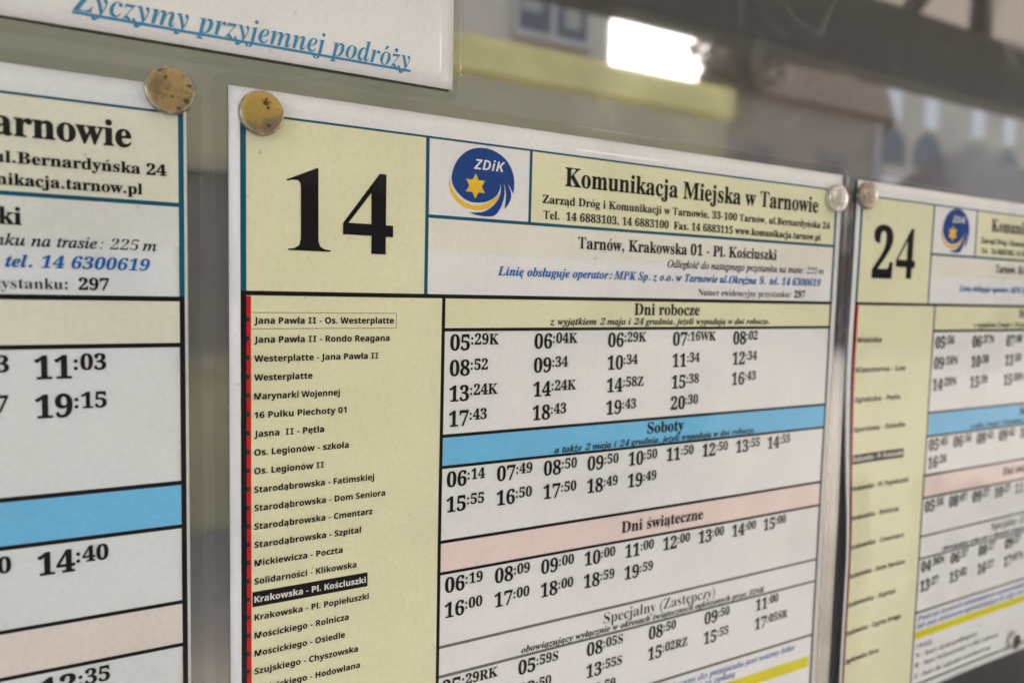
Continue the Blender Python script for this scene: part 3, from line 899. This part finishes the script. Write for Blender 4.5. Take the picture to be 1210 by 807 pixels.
def tube(p, q, r0, r1, n=6):
    a, b = Vector(p), Vector(q); d = (b - a).normalized(); u = d.orthogonal().normalized(); v_ = d.cross(u); o = len(V)
    for c, r in ((a, r0), (b, r1)):
        for i in range(n):
            t = 2 * math.pi * i / n; V.append(tuple(c + u * math.cos(t) * r + v_ * math.sin(t) * r))
    for i in range(n):
        F.append((o + i, o + (i + 1) % n, o + n + (i + 1) % n, o + n + i))
tube((0, 0, 0), (.1, 0, 4.2), .12, .07)
tips = []
for i in range(16):
    a = rt.uniform(0, 6.28); z = rt.uniform(3.2, 4.2); l = rt.uniform(.5, 1.1)
    q = (.1 + l * .6 * math.cos(a), l * .6 * math.sin(a), z + l * 1.3)
    tube((.1, 0, z), q, .035, .012, 5); tips.append(q)
    for k in range(3):
        b = rt.uniform(0, 6.28); q2 = (q[0] + .3 * math.cos(b), q[1] + .3 * math.sin(b), q[2] + rt.uniform(.1, .5)); tube(q, q2, .012, .005, 4); tips.append(q2)
link("trunk", from_data("trunk", V, F), simple_mat("bark", (.09, .07, .055), .9), tr_)
V, F = [], []
for q in tips:
    for k in range(26):
        c = Vector((q[0] + rt.gauss(0, .16), q[1] + rt.gauss(0, .16), q[2] + rt.gauss(0, .16)))
        u = Vector((rt.gauss(0, 1), rt.gauss(0, 1), rt.gauss(0, 1))).normalized() * rt.uniform(.04, .08); w_ = u.orthogonal() * .6; o = len(V)
        V += [tuple(c - u), tuple(c + w_), tuple(c + u), tuple(c - w_)]; F.append((o, o + 1, o + 2, o + 3))
link("crown", from_data("crown", V, F), simple_mat("leaves", (.10, .085, .045), .8, noise=.4, nscale=9), tr_)
cream_w = simple_mat("cream_render", (.46, .39, .28), .85, noise=.1, nscale=.6)
ra = thing("arcade_house", "cream house with a row of arched openings mirrored above the timetable headed 24", "house", (0, -20, 0))
boxes("wall", [(27.6, 50, -8, 0, 0, 14)], cream_w, ra)
xs = [29.6, 32.3, 36.0, 38.7, 42.5]
for i, x in enumerate(xs):
    boxes("window", [(x - .5, x + .5, .001, .06, 9.0, 11.4)], lit_gl, ra)
    V = [(x + 1.05 * math.cos(a), .05, 7.75 + 1.05 * math.sin(a)) for a in [math.pi * k / 12 for k in range(13)]]
    V = [(x + 1.05, .05, 7.2)] + V + [(x - 1.05, .05, 7.2)]
    n_ = len(V)
    V2 = [(a, -.1, c) for a, b, c in V]
    F = [tuple(range(n_))] + [(i_, (i_ + 1) % n_, n_ + (i_ + 1) % n_, n_ + i_) for i_ in range(n_)]
    link("arch", from_data("arch", V + V2, F), dark_gl, ra)
    boxes("window", [(x - .55, x + .55, .001, .06, 4.2, 6.6)], lit_gl, ra)
slate = simple_mat("slate", (.045, .044, .042), .95, noise=.2, nscale=2)
an = thing("annex", "low dark slate-roofed annex mirrored at the edge of the board", "house", (1.9, -10, 0))
boxes("wall", [(16.9, 26, -5, 0, 0, 2.6)], slate, an)
v = [(16.7, .2, 2.6), (26.2, .2, 2.6), (24.4, -2.5, 5.6), (19.0, -2.5, 5.6), (16.7, -5.2, 2.6), (26.2, -5.2, 2.6)]
link("roof", from_data("roof", v, [(0, 1, 2, 3), (4, 3, 2, 5), (0, 3, 4), (1, 5, 2), (0, 4, 5, 1)]), slate, an)
